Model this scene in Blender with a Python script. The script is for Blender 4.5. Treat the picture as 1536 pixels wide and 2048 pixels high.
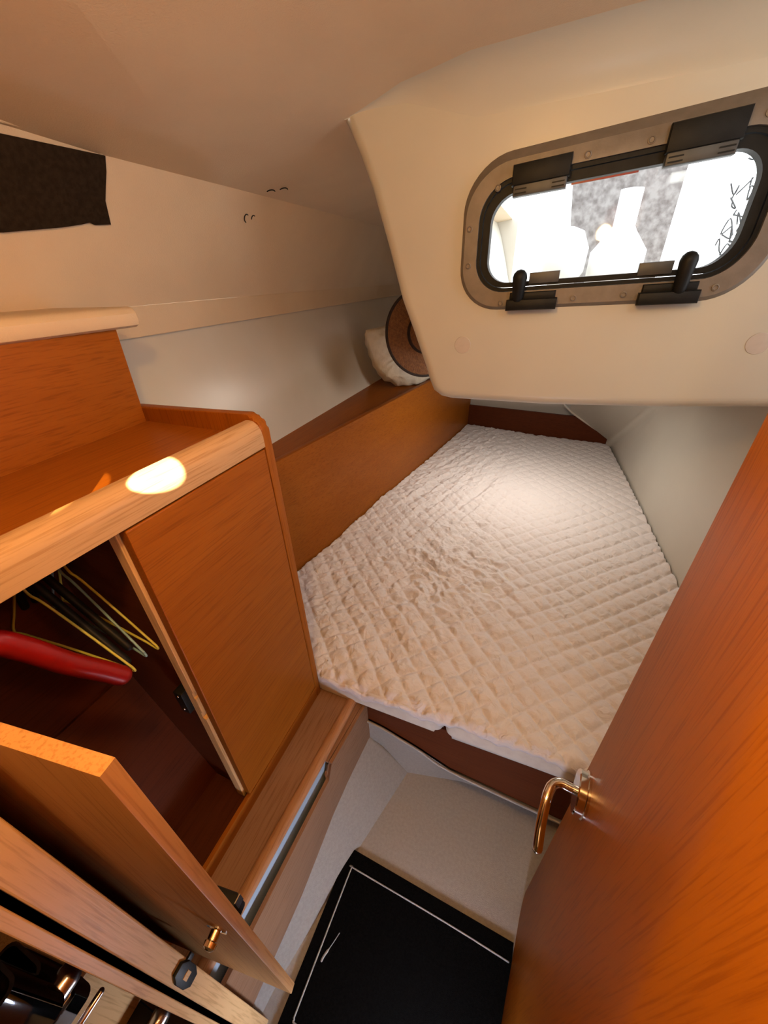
import bpy, bmesh, math, random
import numpy as np
from mathutils import Vector, Matrix
random.seed(7)
for o in list(bpy.data.objects): bpy.data.objects.remove(o)
S = bpy.context.scene
COL = S.collection
PI = math.pi

# ------------------------------------------------------------------ camera
cam_d = bpy.data.cameras.new('camera'); cam = bpy.data.objects.new('camera', cam_d); COL.objects.link(cam)
cam_d.sensor_fit = 'HORIZONTAL'; cam_d.sensor_width = 36.0; cam_d.lens = 36.0 * 762.97 / 1536.0
cam_d.clip_start = 0.01; cam_d.clip_end = 100
R = ((0.92523591, 0.17425726, -0.3370058), (0.37799504, -0.49956642, 0.77945695), (-0.03253075, -0.84856809, -0.52808518))
M = Matrix(((R[0][0], -R[0][1], -R[0][2], 0), (R[1][0], -R[1][1], -R[1][2], 0), (R[2][0], -R[2][1], -R[2][2], 0), (0, 0, 0, 1)))
M.translation = Vector((0, 0, 1.35))
cam.matrix_world = M
S.camera = cam
S.view_settings.view_transform = 'Standard'; S.view_settings.look = 'None'
S.view_settings.gamma = 1.0; S.view_settings.use_curve_mapping = False
S.view_settings.exposure = 0.0

# ------------------------------------------------------------------ world and lights
W = bpy.data.worlds.new('daylight'); S.world = W; W.use_nodes = True
bg = W.node_tree.nodes['Background']; bg.inputs[0].default_value = (0.93, 0.96, 1.0, 1); bg.inputs[1].default_value = 4.2

def light(name, kind, loc, target, power, color, size=0.2, size_y=None, angle=None, blend=0.2):
    d = bpy.data.lights.new(name, kind); d.energy = power; d.color = color
    if kind == 'AREA':
        d.shape = 'RECTANGLE'; d.size = size; d.size_y = size_y or size
    elif kind == 'SPOT':
        d.shadow_soft_size = size; d.spot_size = angle; d.spot_blend = blend
    else: d.shadow_soft_size = size
    o = bpy.data.objects.new(name, d); COL.objects.link(o); o.location = loc
    o.rotation_euler = (Vector(target) - Vector(loc)).to_track_quat('-Z', 'Y').to_euler()
    return o
# warm cabin and saloon lamps, added unseen fills, sunbeam from the companionway
light('cabin_lamp', 'POINT', (-0.13, 0.06, 1.54), (0, 0, 0), 7.6, (1.0, 0.57, 0.19), 0.02)
light('warm_jamb_fill', 'POINT', (0.085, 0.065, 1.44), (0, 0, 0), 2.3, (1.0, 0.66, 0.32), 0.02)  # unseen warm light added to brighten the jamb and open door edge
light('saloon_lamp', 'AREA', (-0.1, -1.3, 1.9), (-0.1, -1.3, 0), 2, (1.0, 0.52, 0.20), 0.6)
light('overhead_fill', 'AREA', (0.27, 0.24, 1.60), (0.05, 0.75, 1.15), 0.9, (0.94, 0.97, 0.88), 0.16)  # added neutral fill for moulding and casing; no hatch is there
light('cool_side_fill', 'AREA', (0.10, -0.05, 0.34), (-0.30, 0.34, 0.32), 3.2, (0.78, 0.83, 1.0), 0.10)  # unseen cool fill added beside the door for the floor's left side
light('berth_fill', 'AREA', (-0.02, 1.52, 1.08), (-0.14, 1.42, 0.5), 4.3, (1.0, 0.90, 0.79), 0.18, 0.28)  # unseen light added under the cockpit moulding to brighten the bed
light('sunbeam', 'SPOT', (0.15, -0.75, 1.72), (-0.407, 0.268, 1.160), 1500, (1.0, 0.80, 0.50), size=0.002, angle=math.radians(1.9), blend=0.05)
light('sunbeam_edge', 'SPOT', (0.36, -0.75, 1.72), (-0.487, 0.232, 1.142), 420, (1.0, 0.62, 0.20), size=0.002, angle=math.radians(1.8), blend=0.25)

# ------------------------------------------------------------------ helpers
def nd(nt, t, **kw):
    n = nt.nodes.new(t)
    for k, v in kw.items(): setattr(n, k, v)
    return n
def base_mat(name, col, rough=0.5, metal=0.0, spec=0.5):
    m = bpy.data.materials.new(name); m.use_nodes = True
    b = m.node_tree.nodes['Principled BSDF']
    b.inputs['Base Color'].default_value = (*col, 1); b.inputs['Roughness'].default_value = rough
    b.inputs['Metallic'].default_value = metal; b.inputs['Specular IOR Level'].default_value = spec
    return m, m.node_tree, b
def noise_mat(name, c1, c2, scale=20, rough=0.5, bump=0.0, bscale=300, metal=0.0, spec=0.5, detail=4, bdist=0.002):
    m, nt, b = base_mat(name, c1, rough, metal, spec)
    tc = nd(nt, 'ShaderNodeTexCoord'); n = nd(nt, 'ShaderNodeTexNoise'); n.inputs['Scale'].default_value = scale; n.inputs['Detail'].default_value = detail
    nt.links.new(tc.outputs['Object'], n.inputs['Vector'])
    r = nd(nt, 'ShaderNodeValToRGB'); r.color_ramp.elements[0].position = 0.35; r.color_ramp.elements[1].position = 0.65
    r.color_ramp.elements[0].color = (*c1, 1); r.color_ramp.elements[1].color = (*c2, 1)
    nt.links.new(n.outputs['Fac'], r.inputs['Fac']); nt.links.new(r.outputs['Color'], b.inputs['Base Color'])
    if bump:
        n2 = nd(nt, 'ShaderNodeTexNoise'); n2.inputs['Scale'].default_value = bscale; n2.inputs['Detail'].default_value = 3
        nt.links.new(tc.outputs['Object'], n2.inputs['Vector'])
        bp = nd(nt, 'ShaderNodeBump'); bp.inputs['Strength'].default_value = bump; bp.inputs['Distance'].default_value = bdist
        nt.links.new(n2.outputs['Fac'], bp.inputs['Height']); nt.links.new(bp.outputs['Normal'], b.inputs['Normal'])
    return m
def wood_mat(name, axis, c1, c2, rough=0.38, fine=170, cross=None):
    """veneer with fine pores running along one axis"""
    m, nt, b = base_mat(name, c1, rough, 0.0, 0.12)
    tc = nd(nt, 'ShaderNodeTexCoord')
    def stretched(s_across, s_along, det, dist=0.0):
        mp = nd(nt, 'ShaderNodeMapping'); sc = [s_across] * 3; sc['xyz'.index(axis)] = s_along
        mp.inputs['Scale'].default_value = sc; nt.links.new(tc.outputs['Object'], mp.inputs['Vector'])
        n = nd(nt, 'ShaderNodeTexNoise'); n.inputs['Scale'].default_value = 1; n.inputs['Detail'].default_value = det
        n.inputs['Distortion'].default_value = dist
        nt.links.new(mp.outputs['Vector'], n.inputs['Vector']); return n
    broad = stretched(14, 1.6, 5, 0.6); pores = stretched(fine * 2.4, 13, 4); mid = stretched(60, 3.5, 3, 0.3)
    r = nd(nt, 'ShaderNodeValToRGB'); r.color_ramp.elements[0].position = 0.15; r.color_ramp.elements[1].position = 0.85
    r.color_ramp.elements[0].color = (*c1, 1); r.color_ramp.elements[1].color = (*c2, 1)
    ad = nd(nt, 'ShaderNodeMath', operation='MULTIPLY_ADD'); ad.inputs[1].default_value = 0.45; ad.inputs[2].default_value = 0
    ad2 = nd(nt, 'ShaderNodeMath', operation='MULTIPLY_ADD'); ad2.inputs[1].default_value = 0.55; ad2.use_clamp = True
    nt.links.new(broad.outputs['Fac'], ad.inputs[0]); nt.links.new(mid.outputs['Fac'], ad2.inputs[0]); nt.links.new(ad.outputs[0], ad2.inputs[2])
    nt.links.new(ad2.outputs[0], r.inputs['Fac'])
    r2 = nd(nt, 'ShaderNodeValToRGB'); r2.color_ramp.elements[0].position = 0.34; r2.color_ramp.elements[1].position = 0.50
    r2.color_ramp.elements[0].color = (0.78, 0.72, 0.66, 1); r2.color_ramp.elements[1].color = (1, 1, 1, 1)
    nt.links.new(pores.outputs['Fac'], r2.inputs['Fac'])
    mx = nd(nt, 'ShaderNodeMixRGB', blend_type='MULTIPLY'); mx.inputs[0].default_value = 1
    nt.links.new(r.outputs['Color'], mx.inputs[1]); nt.links.new(r2.outputs['Color'], mx.inputs[2])
    nt.links.new(mx.outputs['Color'], b.inputs['Base Color'])
    bp = nd(nt, 'ShaderNodeBump'); bp.inputs['Strength'].default_value = 0.12; bp.inputs['Distance'].default_value = 0.001
    nt.links.new(pores.outputs['Fac'], bp.inputs['Height']); nt.links.new(bp.outputs['Normal'], b.inputs['Normal'])
    return m

WC1, WC2 = (0.245, 0.068, 0.006), (0.335, 0.105, 0.011)
MT = {
 'wood_y': wood_mat('oak veneer lengthwise', 'y', WC1, WC2),
 'wood_x': wood_mat('oak veneer crosswise', 'x', WC1, WC2),
 'wood_z': wood_mat('oak veneer upright', 'z', WC1, WC2),
 'door': wood_mat('oak veneer entry door', 'z', (0.35, 0.105, 0.004), (0.42, 0.135, 0.006), 0.42),
 'solid_y': wood_mat('solid oak rail', 'y', (0.42, 0.265, 0.145), (0.52, 0.335, 0.19), 0.34),
 'solid_z': wood_mat('solid oak post', 'z', (0.68, 0.42, 0.19), (0.78, 0.51, 0.25), 0.4),
 'shadowwood': wood_mat('shaded brown veneer board', 'x', (0.085, 0.020, 0.006), (0.12, 0.030, 0.009), 0.5),  # shade on the front and inner boards is darkened into this veneer
 'brown_y': wood_mat('brown veneer side', 'y', (0.24, 0.13, 0.075), (0.31, 0.175, 0.10), 0.45),
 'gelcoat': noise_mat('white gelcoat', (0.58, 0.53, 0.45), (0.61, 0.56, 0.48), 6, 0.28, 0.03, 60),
 'liner': noise_mat('beige headliner', (0.62, 0.48, 0.33), (0.65, 0.51, 0.35), 9, 0.62, 0.25, 420),
 'mould': noise_mat('cream gelcoat moulding', (0.52, 0.50, 0.43), (0.55, 0.53, 0.455), 5, 0.33, 0.06, 240),
 'sole': noise_mat('shade-darkened white sole moulding', (0.29, 0.265, 0.24), (0.33, 0.305, 0.28), 160, 0.42, 0.25, 500),  # white-grey moulding, its colour darkened to stand in for shade
 'patch': noise_mat('faded plug', (0.47, 0.42, 0.37), (0.50, 0.45, 0.40), 90, 0.6),
 'carpet': noise_mat('black carpet', (0.002, 0.002, 0.002), (0.005, 0.005, 0.005), 300, 0.95, 0.8, 900, spec=0.03),
 'piping': noise_mat('grey piping', (0.30, 0.29, 0.28), (0.42, 0.41, 0.39), 300, 0.8, 0.4, 600),
 'fabricdark': noise_mat('dark blackout fabric', (0.018, 0.011, 0.006), (0.028, 0.018, 0.011), 120, 0.95, 0.3, 800, spec=0.1),
 'cushion': noise_mat('cream cushion cover', (0.64, 0.58, 0.52), (0.70, 0.65, 0.58), 40, 0.85, 0.3, 700, spec=0.2),
 'pillow': noise_mat('cream pillow cotton', (0.62, 0.56, 0.46), (0.70, 0.64, 0.54), 30, 0.9, 0.4, 60, spec=0.2, bdist=0.01),
 'straw': noise_mat('brown straw', (0.16, 0.06, 0.018), (0.24, 0.10, 0.03), 120, 0.7, 0.9, 260, bdist=0.004),
 'strawdark': noise_mat('dark hat trim', (0.02, 0.012, 0.01), (0.035, 0.02, 0.015), 80, 0.8),
 'chrome': noise_mat('polished chrome', (0.78, 0.74, 0.68), (0.82, 0.78, 0.72), 5, 0.12, metal=1.0),
 'steel': noise_mat('brushed stainless steel', (0.66, 0.66, 0.66), (0.74, 0.74, 0.74), 30, 0.2, metal=1.0),
 'alu': noise_mat('anodised aluminium flange', (0.17, 0.145, 0.12), (0.20, 0.17, 0.145), 60, 0.5, 0.1, 400, metal=0.35),
 'black': noise_mat('black plastic', (0.006, 0.006, 0.006), (0.010, 0.010, 0.010), 50, 0.5, 0.1, 400, spec=0.2),
 'greyplastic': noise_mat('grey plastic', (0.05, 0.05, 0.05), (0.065, 0.065, 0.065), 50, 0.45),
 'red': noise_mat('red plastic', (0.20, 0.002, 0.002), (0.26, 0.003, 0.003), 20, 0.35),
 'yellowwire': noise_mat('yellow coated wire', (0.50, 0.48, 0.08), (0.60, 0.57, 0.12), 20, 0.4),
 'bluewire': noise_mat('blue coated wire', (0.16, 0.30, 0.36), (0.22, 0.38, 0.45), 20, 0.4),
 'slot': noise_mat('daylight-painted blue grey panel', (0.36, 0.46, 0.56), (0.40, 0.50, 0.60), 20, 0.5),
 'post': noise_mat('weathered teak outside', (0.17, 0.15, 0.145), (0.34, 0.32, 0.31), 60, 0.9, detail=8),
 'cockpit': noise_mat('white cockpit gelcoat', (0.85, 0.86, 0.87), (0.9, 0.9, 0.9), 5, 0.4),
 'ropegrey': noise_mat('grey rope', (0.05, 0.055, 0.06), (0.12, 0.125, 0.13), 120, 0.9),
 'cavity': noise_mat('dark cavity', (0.012, 0.010, 0.008), (0.018, 0.014, 0.011), 20, 0.8),
}
# clear glass / acrylic
def clear_mat(name, tint, mixf):
    m = bpy.data.materials.new(name); m.use_nodes = True; nt = m.node_tree; nt.nodes.clear()
    out = nd(nt, 'ShaderNodeOutputMaterial'); t = nd(nt, 'ShaderNodeBsdfTransparent'); t.inputs[0].default_value = (*tint, 1)
    g = nd(nt, 'ShaderNodeBsdfGlossy'); g.inputs['Roughness'].default_value = 0.04
    lw = nd(nt, 'ShaderNodeLayerWeight'); lw.inputs['Blend'].default_value = mixf
    mx = nd(nt, 'ShaderNodeMixShader'); nt.links.new(lw.outputs['Fresnel'], mx.inputs[0]); nt.links.new(t.outputs[0], mx.inputs[1]); nt.links.new(g.outputs[0], mx.inputs[2])
    nt.links.new(mx.outputs[0], out.inputs[0]); return m
MT['pane'] = clear_mat('clear acrylic pane', (0.95, 0.96, 0.96), 0.3)
MT['glass'] = clear_mat('clear drinking glass', (0.88, 0.87, 0.84), 0.72)
# quilted cotton: fine creases as bump
m, nt, b = base_mat('quilted cotton', (0.70, 0.66, 0.66), 0.88, 0, 0.15)
tc = nd(nt, 'ShaderNodeTexCoord')
n1 = nd(nt, 'ShaderNodeTexNoise'); n1.inputs['Scale'].default_value = 42; n1.inputs['Detail'].default_value = 5; n1.inputs['Distortion'].default_value = 1.6
n2 = nd(nt, 'ShaderNodeTexNoise'); n2.inputs['Scale'].default_value = 500
nt.links.new(tc.outputs['Object'], n1.inputs['Vector']); nt.links.new(tc.outputs['Object'], n2.inputs['Vector'])
b1 = nd(nt, 'ShaderNodeBump'); b1.inputs['Strength'].default_value = 0.8; b1.inputs['Distance'].default_value = 0.006
b2 = nd(nt, 'ShaderNodeBump'); b2.inputs['Strength'].default_value = 0.25; b2.inputs['Distance'].default_value = 0.001
nt.links.new(n1.outputs['Fac'], b1.inputs['Height']); nt.links.new(n2.outputs['Fac'], b2.inputs['Height'])
nt.links.new(b1.outputs['Normal'], b2.inputs['Normal']); nt.links.new(b2.outputs['Normal'], b.inputs['Normal'])
MT['quilt'] = m

WL = {}   # world location of every linked parent
def tag(o, label=None, cat=None, group=None, kind=None):
    if label: o['label'] = label
    if cat: o['category'] = cat
    if group: o['group'] = group
    if kind: o['kind'] = kind
    return o
def empty(name, loc, label=None, cat=None, group=None, kind=None):
    o = bpy.data.objects.new(name, None); COL.objects.link(o); o.location = loc; o.empty_display_size = 0.05
    WL[o.name] = Vector(loc); return tag(o, label, cat, group, kind)
def link(name, bm, mat, parent=None, smooth=False, label=None, cat=None, group=None, kind=None, solid=None, recalc=True):
    if recalc: bmesh.ops.recalc_face_normals(bm, faces=bm.faces)
    if parent is not None: org = Vector(WL[parent.name])
    else:
        xs = [v.co for v in bm.verts]
        org = Vector(((min(v.x for v in xs) + max(v.x for v in xs)) / 2, (min(v.y for v in xs) + max(v.y for v in xs)) / 2, min(v.z for v in xs)))
    for v in bm.verts: v.co -= org
    me = bpy.data.meshes.new(name); bm.to_mesh(me); bm.free()
    if smooth:
        for p in me.polygons: p.use_smooth = True
        if smooth != 'all':
            try: me.set_sharp_from_angle(angle=math.radians(38))
            except Exception: pass
    me.materials.append(MT[mat] if isinstance(mat, str) else mat)
    o = bpy.data.objects.new(name, me); COL.objects.link(o)
    if parent is not None: o.parent = parent; o.location = (0, 0, 0); WL[o.name] = org
    else: o.location = org; WL[o.name] = org
    if solid:
        md = o.modifiers.new('thickness', 'SOLIDIFY'); md.thickness = solid; md.offset = -1
    return tag(o, label, cat, group, kind)
def B(): return bmesh.new()
def box(bm, x0, x1, y0, y1, z0, z1, bev=0.0, seg=2):
    vs = [bm.verts.new((x, y, z)) for x in (x0, x1) for y in (y0, y1) for z in (z0, z1)]
    fs = [(0, 1, 3, 2), (4, 6, 7, 5), (0, 4, 5, 1), (2, 3, 7, 6), (0, 2, 6, 4), (1, 5, 7, 3)]
    F = [bm.faces.new([vs[i] for i in f]) for f in fs]
    if bev:
        es = list({e for f in F for e in f.edges}); bmesh.ops.bevel(bm, geom=es, offset=bev, segments=seg, affect='EDGES', profile=0.5)
    return bm
def face(bm, pts):
    return bm.faces.new([bm.verts.new(p) for p in pts])
def prism(bm, poly, d0, d1, bev=0.0, seg=2):
    """poly: list of 3D points; extruded from poly+d0 to poly+d1"""
    d0 = Vector(d0); d1 = Vector(d1)
    a = [bm.verts.new(Vector(p) + d0) for p in poly]; c = [bm.verts.new(Vector(p) + d1) for p in poly]
    F = [bm.faces.new(a[::-1]), bm.faces.new(c)]
    n = len(poly)
    for i in range(n): F.append(bm.faces.new((a[i], a[(i + 1) % n], c[(i + 1) % n], c[i])))
    if bev:
        es = list({e for f in F[:2] for e in f.edges}); bmesh.ops.bevel(bm, geom=es, offset=bev, segments=seg, affect='EDGES', profile=0.5)
    return bm
def frame_of(d):
    d = d.normalized(); up = Vector((0, 0, 1)) if abs(d.z) < 0.9 else Vector((1, 0, 0))
    u = d.cross(up).normalized(); return u, u.cross(d).normalized()
def tube(bm, pts, r, seg=12, closed=False, cap='round'):
    pts = [Vector(p) for p in pts]; n = len(pts); rs = r if isinstance(r, (list, tuple)) else [r] * n
    if cap == 'round' and not closed:
        d0 = (pts[0] - pts[1]).normalized(); d1 = (pts[-1] - pts[-2]).normalized()
        p0, p1 = pts[0], pts[-1]; r0, r1 = rs[0], rs[-1]
        st = [(math.cos(a), math.sin(a)) for a in (0.08, 0.55, 1.05)]
        pts = [p0 + d0 * r0 * c for c, s in st] + pts + [p1 + d1 * r1 * c for c, s in st[::-1]]
        rs = [r0 * max(s, 0.08) for c, s in st] + list(rs) + [r1 * max(s, 0.08) for c, s in st[::-1]]
        n = len(pts)
    rings = []; u = None
    for i, p in enumerate(pts):
        if closed: d = pts[(i + 1) % n] - pts[i - 1]
        else: d = pts[min(i + 1, n - 1)] - pts[max(i - 1, 0)]
        d = d.normalized()
        if u is None: u, v = frame_of(d)
        else:
            u = (u - d * u.dot(d)).normalized(); v = u.cross(d)
        rings.append([bm.verts.new(p + (u * math.cos(2 * PI * k / seg) + v * math.sin(2 * PI * k / seg)) * rs[i]) for k in range(seg)])
    m = n if closed else n - 1
    for i in range(m):
        a, c = rings[i], rings[(i + 1) % n]
        for k in range(seg): bm.faces.new((a[k], a[(k + 1) % seg], c[(k + 1) % seg], c[k]))
    if not closed: bm.faces.new(rings[0][::-1]); bm.faces.new(rings[-1])
    return bm
def smooth_path(pts, n=6, closed=False):
    pts = [Vector(p) for p in pts]; out = []; N = len(pts)
    rng = range(N if closed else N - 1)
    for i in rng:
        p0 = pts[(i - 1) % N] if (closed or i > 0) else pts[i]; p1 = pts[i]; p2 = pts[(i + 1) % N]
        p3 = pts[(i + 2) % N] if (closed or i + 2 < N) else p2
        for k in range(n):
            t = k / n
            out.append(0.5 * ((2 * p1) + (p2 - p0) * t + (2 * p0 - 5 * p1 + 4 * p2 - p3) * t * t + (-p0 + 3 * p1 - 3 * p2 + p3) * t ** 3))
    if not closed: out.append(pts[-1])
    return out
def lathe(bm, c, axis, prof, seg=28):
    """prof: (distance along axis, radius)"""
    c = Vector(c); a = Vector(axis).normalized(); u, v = frame_of(a); rings = []
    for h, r in prof:
        rings.append([bm.verts.new(c + a * h + (u * math.cos(2 * PI * k / seg) + v * math.sin(2 * PI * k / seg)) * max(r, 1e-5)) for k in range(seg)])
    for i in range(len(rings) - 1):
        for k in range(seg): bm.faces.new((rings[i][k], rings[i][(k + 1) % seg], rings[i + 1][(k + 1) % seg], rings[i + 1][k]))
    bm.faces.new(rings[0][::-1]); bm.faces.new(rings[-1]); return bm
def rrect(u0, u1, v0, v1, r, seg=8):
    out = []
    for cx, cy, a0 in ((u1 - r, v1 - r, 0), (u0 + r, v1 - r, 90), (u0 + r, v0 + r, 180), (u1 - r, v0 + r, 270)):
        for k in range(seg + 1):
            a = math.radians(a0 + 90 * k / seg); out.append((cx + r * math.cos(a), cy + r * math.sin(a)))
    return out

# ================================================================== SETTING
# ---- sole moulding
ZF = 0.15
bm = B()
crease = [(-0.335, -0.35, ZF), (-0.293, 0.03, ZF), (-0.268, 0.14, ZF), (-0.2436, 0.247, ZF), (-0.174, 0.4996, ZF)]
far = [(-0.174, 0.4996, ZF), (-0.03, 0.532, ZF), (0.165, 0.545, ZF), (0.56, 0.56, ZF)]
low = [(-0.325, -0.35, 0.180), (-0.307, 0.078, 0.190), (-0.302, 0.165, 0.217), (-0.297, 0.263, 0.246), (-0.291, 0.371, 0.282), (-0.286, 0.477, 0.302)]
top = [(-0.327, -0.35, 0.262), (-0.309, 0.074, 0.250), (-0.303, 0.173, 0.268), (-0.297, 0.277, 0.292), (-0.290, 0.384, 0.322), (-0.2815, 0.489, 0.3655)]
crease.insert(4, (-0.209, 0.373, ZF))
flr = crease + far[1:] + [(0.56, -0.35, ZF)]
face(bm, flr)
for i in range(5): face(bm, [crease[i], crease[i + 1], low[i + 1], low[i]])
flange = [(p[0] - 0.03, p[1], p[2] + 0.004) for p in top]
for i in range(5): face(bm, [top[i], top[i + 1], flange[i + 1], flange[i]])
# coved rim against the berth front
rimt = [(-0.2815, 0.489, 0.3655), (-0.279, 0.486, 0.370), (-0.237, 0.486, 0.363), (-0.190, 0.486, 0.346), (-0.136, 0.486, 0.326), (-0.057, 0.486, 0.288), (0.165, 0.486, 0.262), (0.5, 0.486, 0.235)]
riml = [(-0.286, 0.477, 0.302), (-0.280, 0.487, 0.290), (-0.245, 0.500, 0.235), (-0.205, 0.5005, 0.20), (-0.150, 0.505, 0.185), (-0.03, 0.53, 0.225), (0.165, 0.545, 0.225), (0.5, 0.556, 0.20)]
rimb = [(-0.174, 0.4996, ZF)] * 4 + [(-0.150, 0.505, ZF), (-0.03, 0.532, ZF), (0.165, 0.545, ZF), (0.5, 0.558, ZF)]
for i in range(7):
    face(bm, [rimt[i], rimt[i + 1], riml[i + 1], riml[i]])
    if i >= 3: face(bm, [riml[i], riml[i + 1], rimb[i + 1], rimb[i]])
    else: face(bm, [riml[i], riml[i + 1], rimb[i]])
bmesh.ops.remove_doubles(bm, verts=bm.verts, dist=0.0008)
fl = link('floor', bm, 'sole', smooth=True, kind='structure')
bm = B()
for i in range(5): face(bm, [low[i], low[i + 1], top[i + 1], top[i]])
link('lit_floor_band', bm, 'gelcoat', fl)  # same moulding in a paler material, so the strip looks lit
bm = B(); tube(bm, smooth_path([(x, y - 0.003, z) for x, y, z in rimt[1:]], 5), 0.0035, 8)
link('floor_rim', bm, 'sole', fl, smooth='all')

# ---- hull side and deck edge beam
bm = B()
ys = [-0.12, 0.3, 0.9, 1.6, 2.5]
def hx(y): return -0.772 - 0.004 * y
for i in range(4):
    a, c = ys[i], ys[i + 1]
    face(bm, [(hx(a) + 0.05, a, 0.3), (hx(c) + 0.05, c, 0.3), (hx(c), c, 0.905), (hx(a), a, 0.905)])
    face(bm, [(hx(a), a, 0.905), (hx(c), c, 0.905), (-0.862, c, 1.25), (-0.862, a, 1.25)])
    face(bm, [(-0.862, a, 1.25), (-0.862, c, 1.25), (-0.866, c, 1.32), (-0.866, a, 1.32)])
bmesh.ops.remove_doubles(bm, verts=bm.verts, dist=0.0005)
for i in range(4):
    a, c = ys[i], ys[i + 1]; face(bm, [(-0.866, a, 1.32), (-0.866, c, 1.32), (-0.866, c, 1.66), (-0.866, a, 1.66)])
link('wall_left', bm, 'gelcoat', smooth=True, kind='structure')
bm = B(); box(bm, -0.866, -0.849, -0.1, 2.42, 1.250, 1.310, 0.002)
link('trim_1', bm, 'liner', kind='structure')
# moulded valance over the cabinet
bm = B()
pr = [(-0.86, 1.318), (-0.652, 1.3195), (-0.645, 1.316), (-0.640, 1.310), (-0.640, 1.300), (-0.643, 1.293), (-0.650, 1.2895), (-0.86, 1.2885)]
prism(bm, [(x, 0, z) for x, z in pr], (0, -0.1, 0), (0, 0.497, 0), 0.004, 3)
link('trim_2', bm, 'liner', smooth=True, kind='structure')

bm = B(); box(bm, -0.97, 0.75, -0.06, 2.46, -0.02, 1.12)
bm.faces.ensure_lookup_table()
for f in list(bm.faces):
    c = f.calc_center_median()
    if c.z > 1.05 or c.y < 0: bm.faces.remove(f)
link('wall_lightstop', bm, 'cavity', kind='structure')  # unseen dark box added to keep sky light from leaking in

# ---- headliner
bm = B()
Sd = [(-0.850, -0.12, 1.310), (-0.850, 0.60, 1.310), (-0.850, 0.95, 1.310), (-0.850, 2.45, 1.300)]
Bl = [(-0.745, -0.12, 1.53), (-0.774, 0.633, 1.540), (-0.738, 0.92, 1.528), (-0.725, 2.45, 1.505)]
A1 = Vector((-0.712, 0.80, 1.535)); A2 = Vector((-0.473, 0.41, 1.5757)); A3 = Vector((-0.30, 0.131, 1.6080))
pn = (A2 - A1).cross(Vector(Bl[1]) - A1)
def on_facet(x, y): return (x, y, A1.z - (pn.x * (x - A1.x) + pn.y * (y - A1.y)) / pn.z)
Bl[0] = on_facet(-0.79, -0.12)
for i in range(3): face(bm, [Sd[i], Sd[i + 1], Bl[i + 1], Bl[i]])
face(bm, [Bl[0], Bl[1], A2]); face(bm, [Bl[1], Bl[2], A1]); face(bm, [Bl[1], A1, A2])
def qz(x): return 1.525 + 0.19 * (x + 0.74) if x < -0.3 else 1.6086 + 0.03 * (x + 0.3)
def qrho(x): return 0.070 * min(1, max(0, (x + 0.414) / 0.24)) ** 1.3 + 0.0008
cx_ = [-0.416, -0.405, -0.385, -0.35, -0.30, -0.25, -0.18, 0.0, 0.25, 0.7]
edge = [(x, 0.852 - qrho(x), qz(x)) for x in cx_]
face(bm, [Bl[2], Bl[3], (-0.30, 2.45, 1.56), (-0.30, 0.90, qz(-0.30)), edge[0]]); face(bm, [Bl[2], edge[0], A2, A1])
A4 = Vector((-0.145, -0.12, qz(-0.145)))
rear = [A4] + [Vector((x, -0.12, qz(x))) for x in (0.0, 0.25, 0.7)]
for i in range(4): face(bm, [edge[i], edge[i + 1], A2])
face(bm, [edge[4], A3, A2]); face(bm, [edge[4], edge[5], A3]); face(bm, [edge[5], edge[6], A4, A3]); face(bm, [edge[6], edge[7], rear[1], A4])
face(bm, [edge[7], edge[8], rear[2], rear[1]]); face(bm, [edge[8], edge[9], rear[3], rear[2]])
face(bm, [Bl[0], A2, A3, A4])
bmesh.ops.remove_doubles(bm, verts=bm.verts, dist=0.0005)
crs = [Vector(q) for q in (Bl[0], Bl[1], Bl[2], Bl[3], A1, A2)] + [Vector(q) for q in Sd]
def near(v, P): return (v.co - P).length < 1e-3
pairs = [(0, 1), (1, 2), (2, 3), (4, 5), (0, 5)]
for e in bm.edges:
    e.smooth = not any((near(e.verts[0], crs[i]) and near(e.verts[1], crs[j])) or (near(e.verts[1], crs[i]) and near(e.verts[0], crs[j])) for i, j in pairs)
ceil = link('ceiling', bm, 'liner', smooth='all', kind='structure')
# cove between ceiling and cockpit moulding
bm = B(); prev = None
for k in range(9):
    a = math.radians(90 * k / 8)
    row = [bm.verts.new((x, 0.852 - qrho(x) * (1 - math.sin(a)), qz(x) - qrho(x) * (1 - math.cos(a)))) for x in cx_]
    if prev:
        for j in range(len(cx_) - 1): bm.faces.new((prev[j], prev[j + 1], row[j + 1], row[j]))
    prev = row
link('ceiling_cove', bm, 'mould', ceil, smooth='all')

# ---- cockpit moulding with the opening port
YB = 0.85
outl = [(-0.447, 1.61), (-0.432, 1.60), (-0.414, 1.579), (-0.392, 1.535), (-0.371, 1.486), (-0.342, 1.40), (-0.313, 1.304), (-0.284, 1.236), (-0.258, 1.172),
        (-0.249, 1.145), (-0.238, 1.122), (-0.220, 1.110), (-0.196, 1.106), (0.0, 1.108), (0.20, 1.118), (0.358, 1.131), (0.70, 1.148), (0.70, 1.61)]
def quad(u, v, y):   # window frame coordinates, u 0..1, v 0..1
    bl, br, tl, tr = (-0.190, 1.283), (0.277, 1.299), (-0.190, 1.507), (0.277, 1.548)
    x = bl[0] * (1 - u) * (1 - v) + br[0] * u * (1 - v) + tl[0] * (1 - u) * v + tr[0] * u * v
    z = bl[1] * (1 - u) * (1 - v) + br[1] * u * (1 - v) + tl[1] * (1 - u) * v + tr[1] * u * v
    return (x, y, z)
ww, wh = 0.467, 0.235
def wring(x0, x1, z0, z1, r, y, seg=10):  # metres inside the frame rectangle
    return [quad(a / ww, c / wh, y) for a, c in rrect(x0, x1, z0, z1, r, seg)]
hole = wring(0.03, ww - 0.03, 0.03, wh - 0.03, 0.055, YB)
bm = B()
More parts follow.
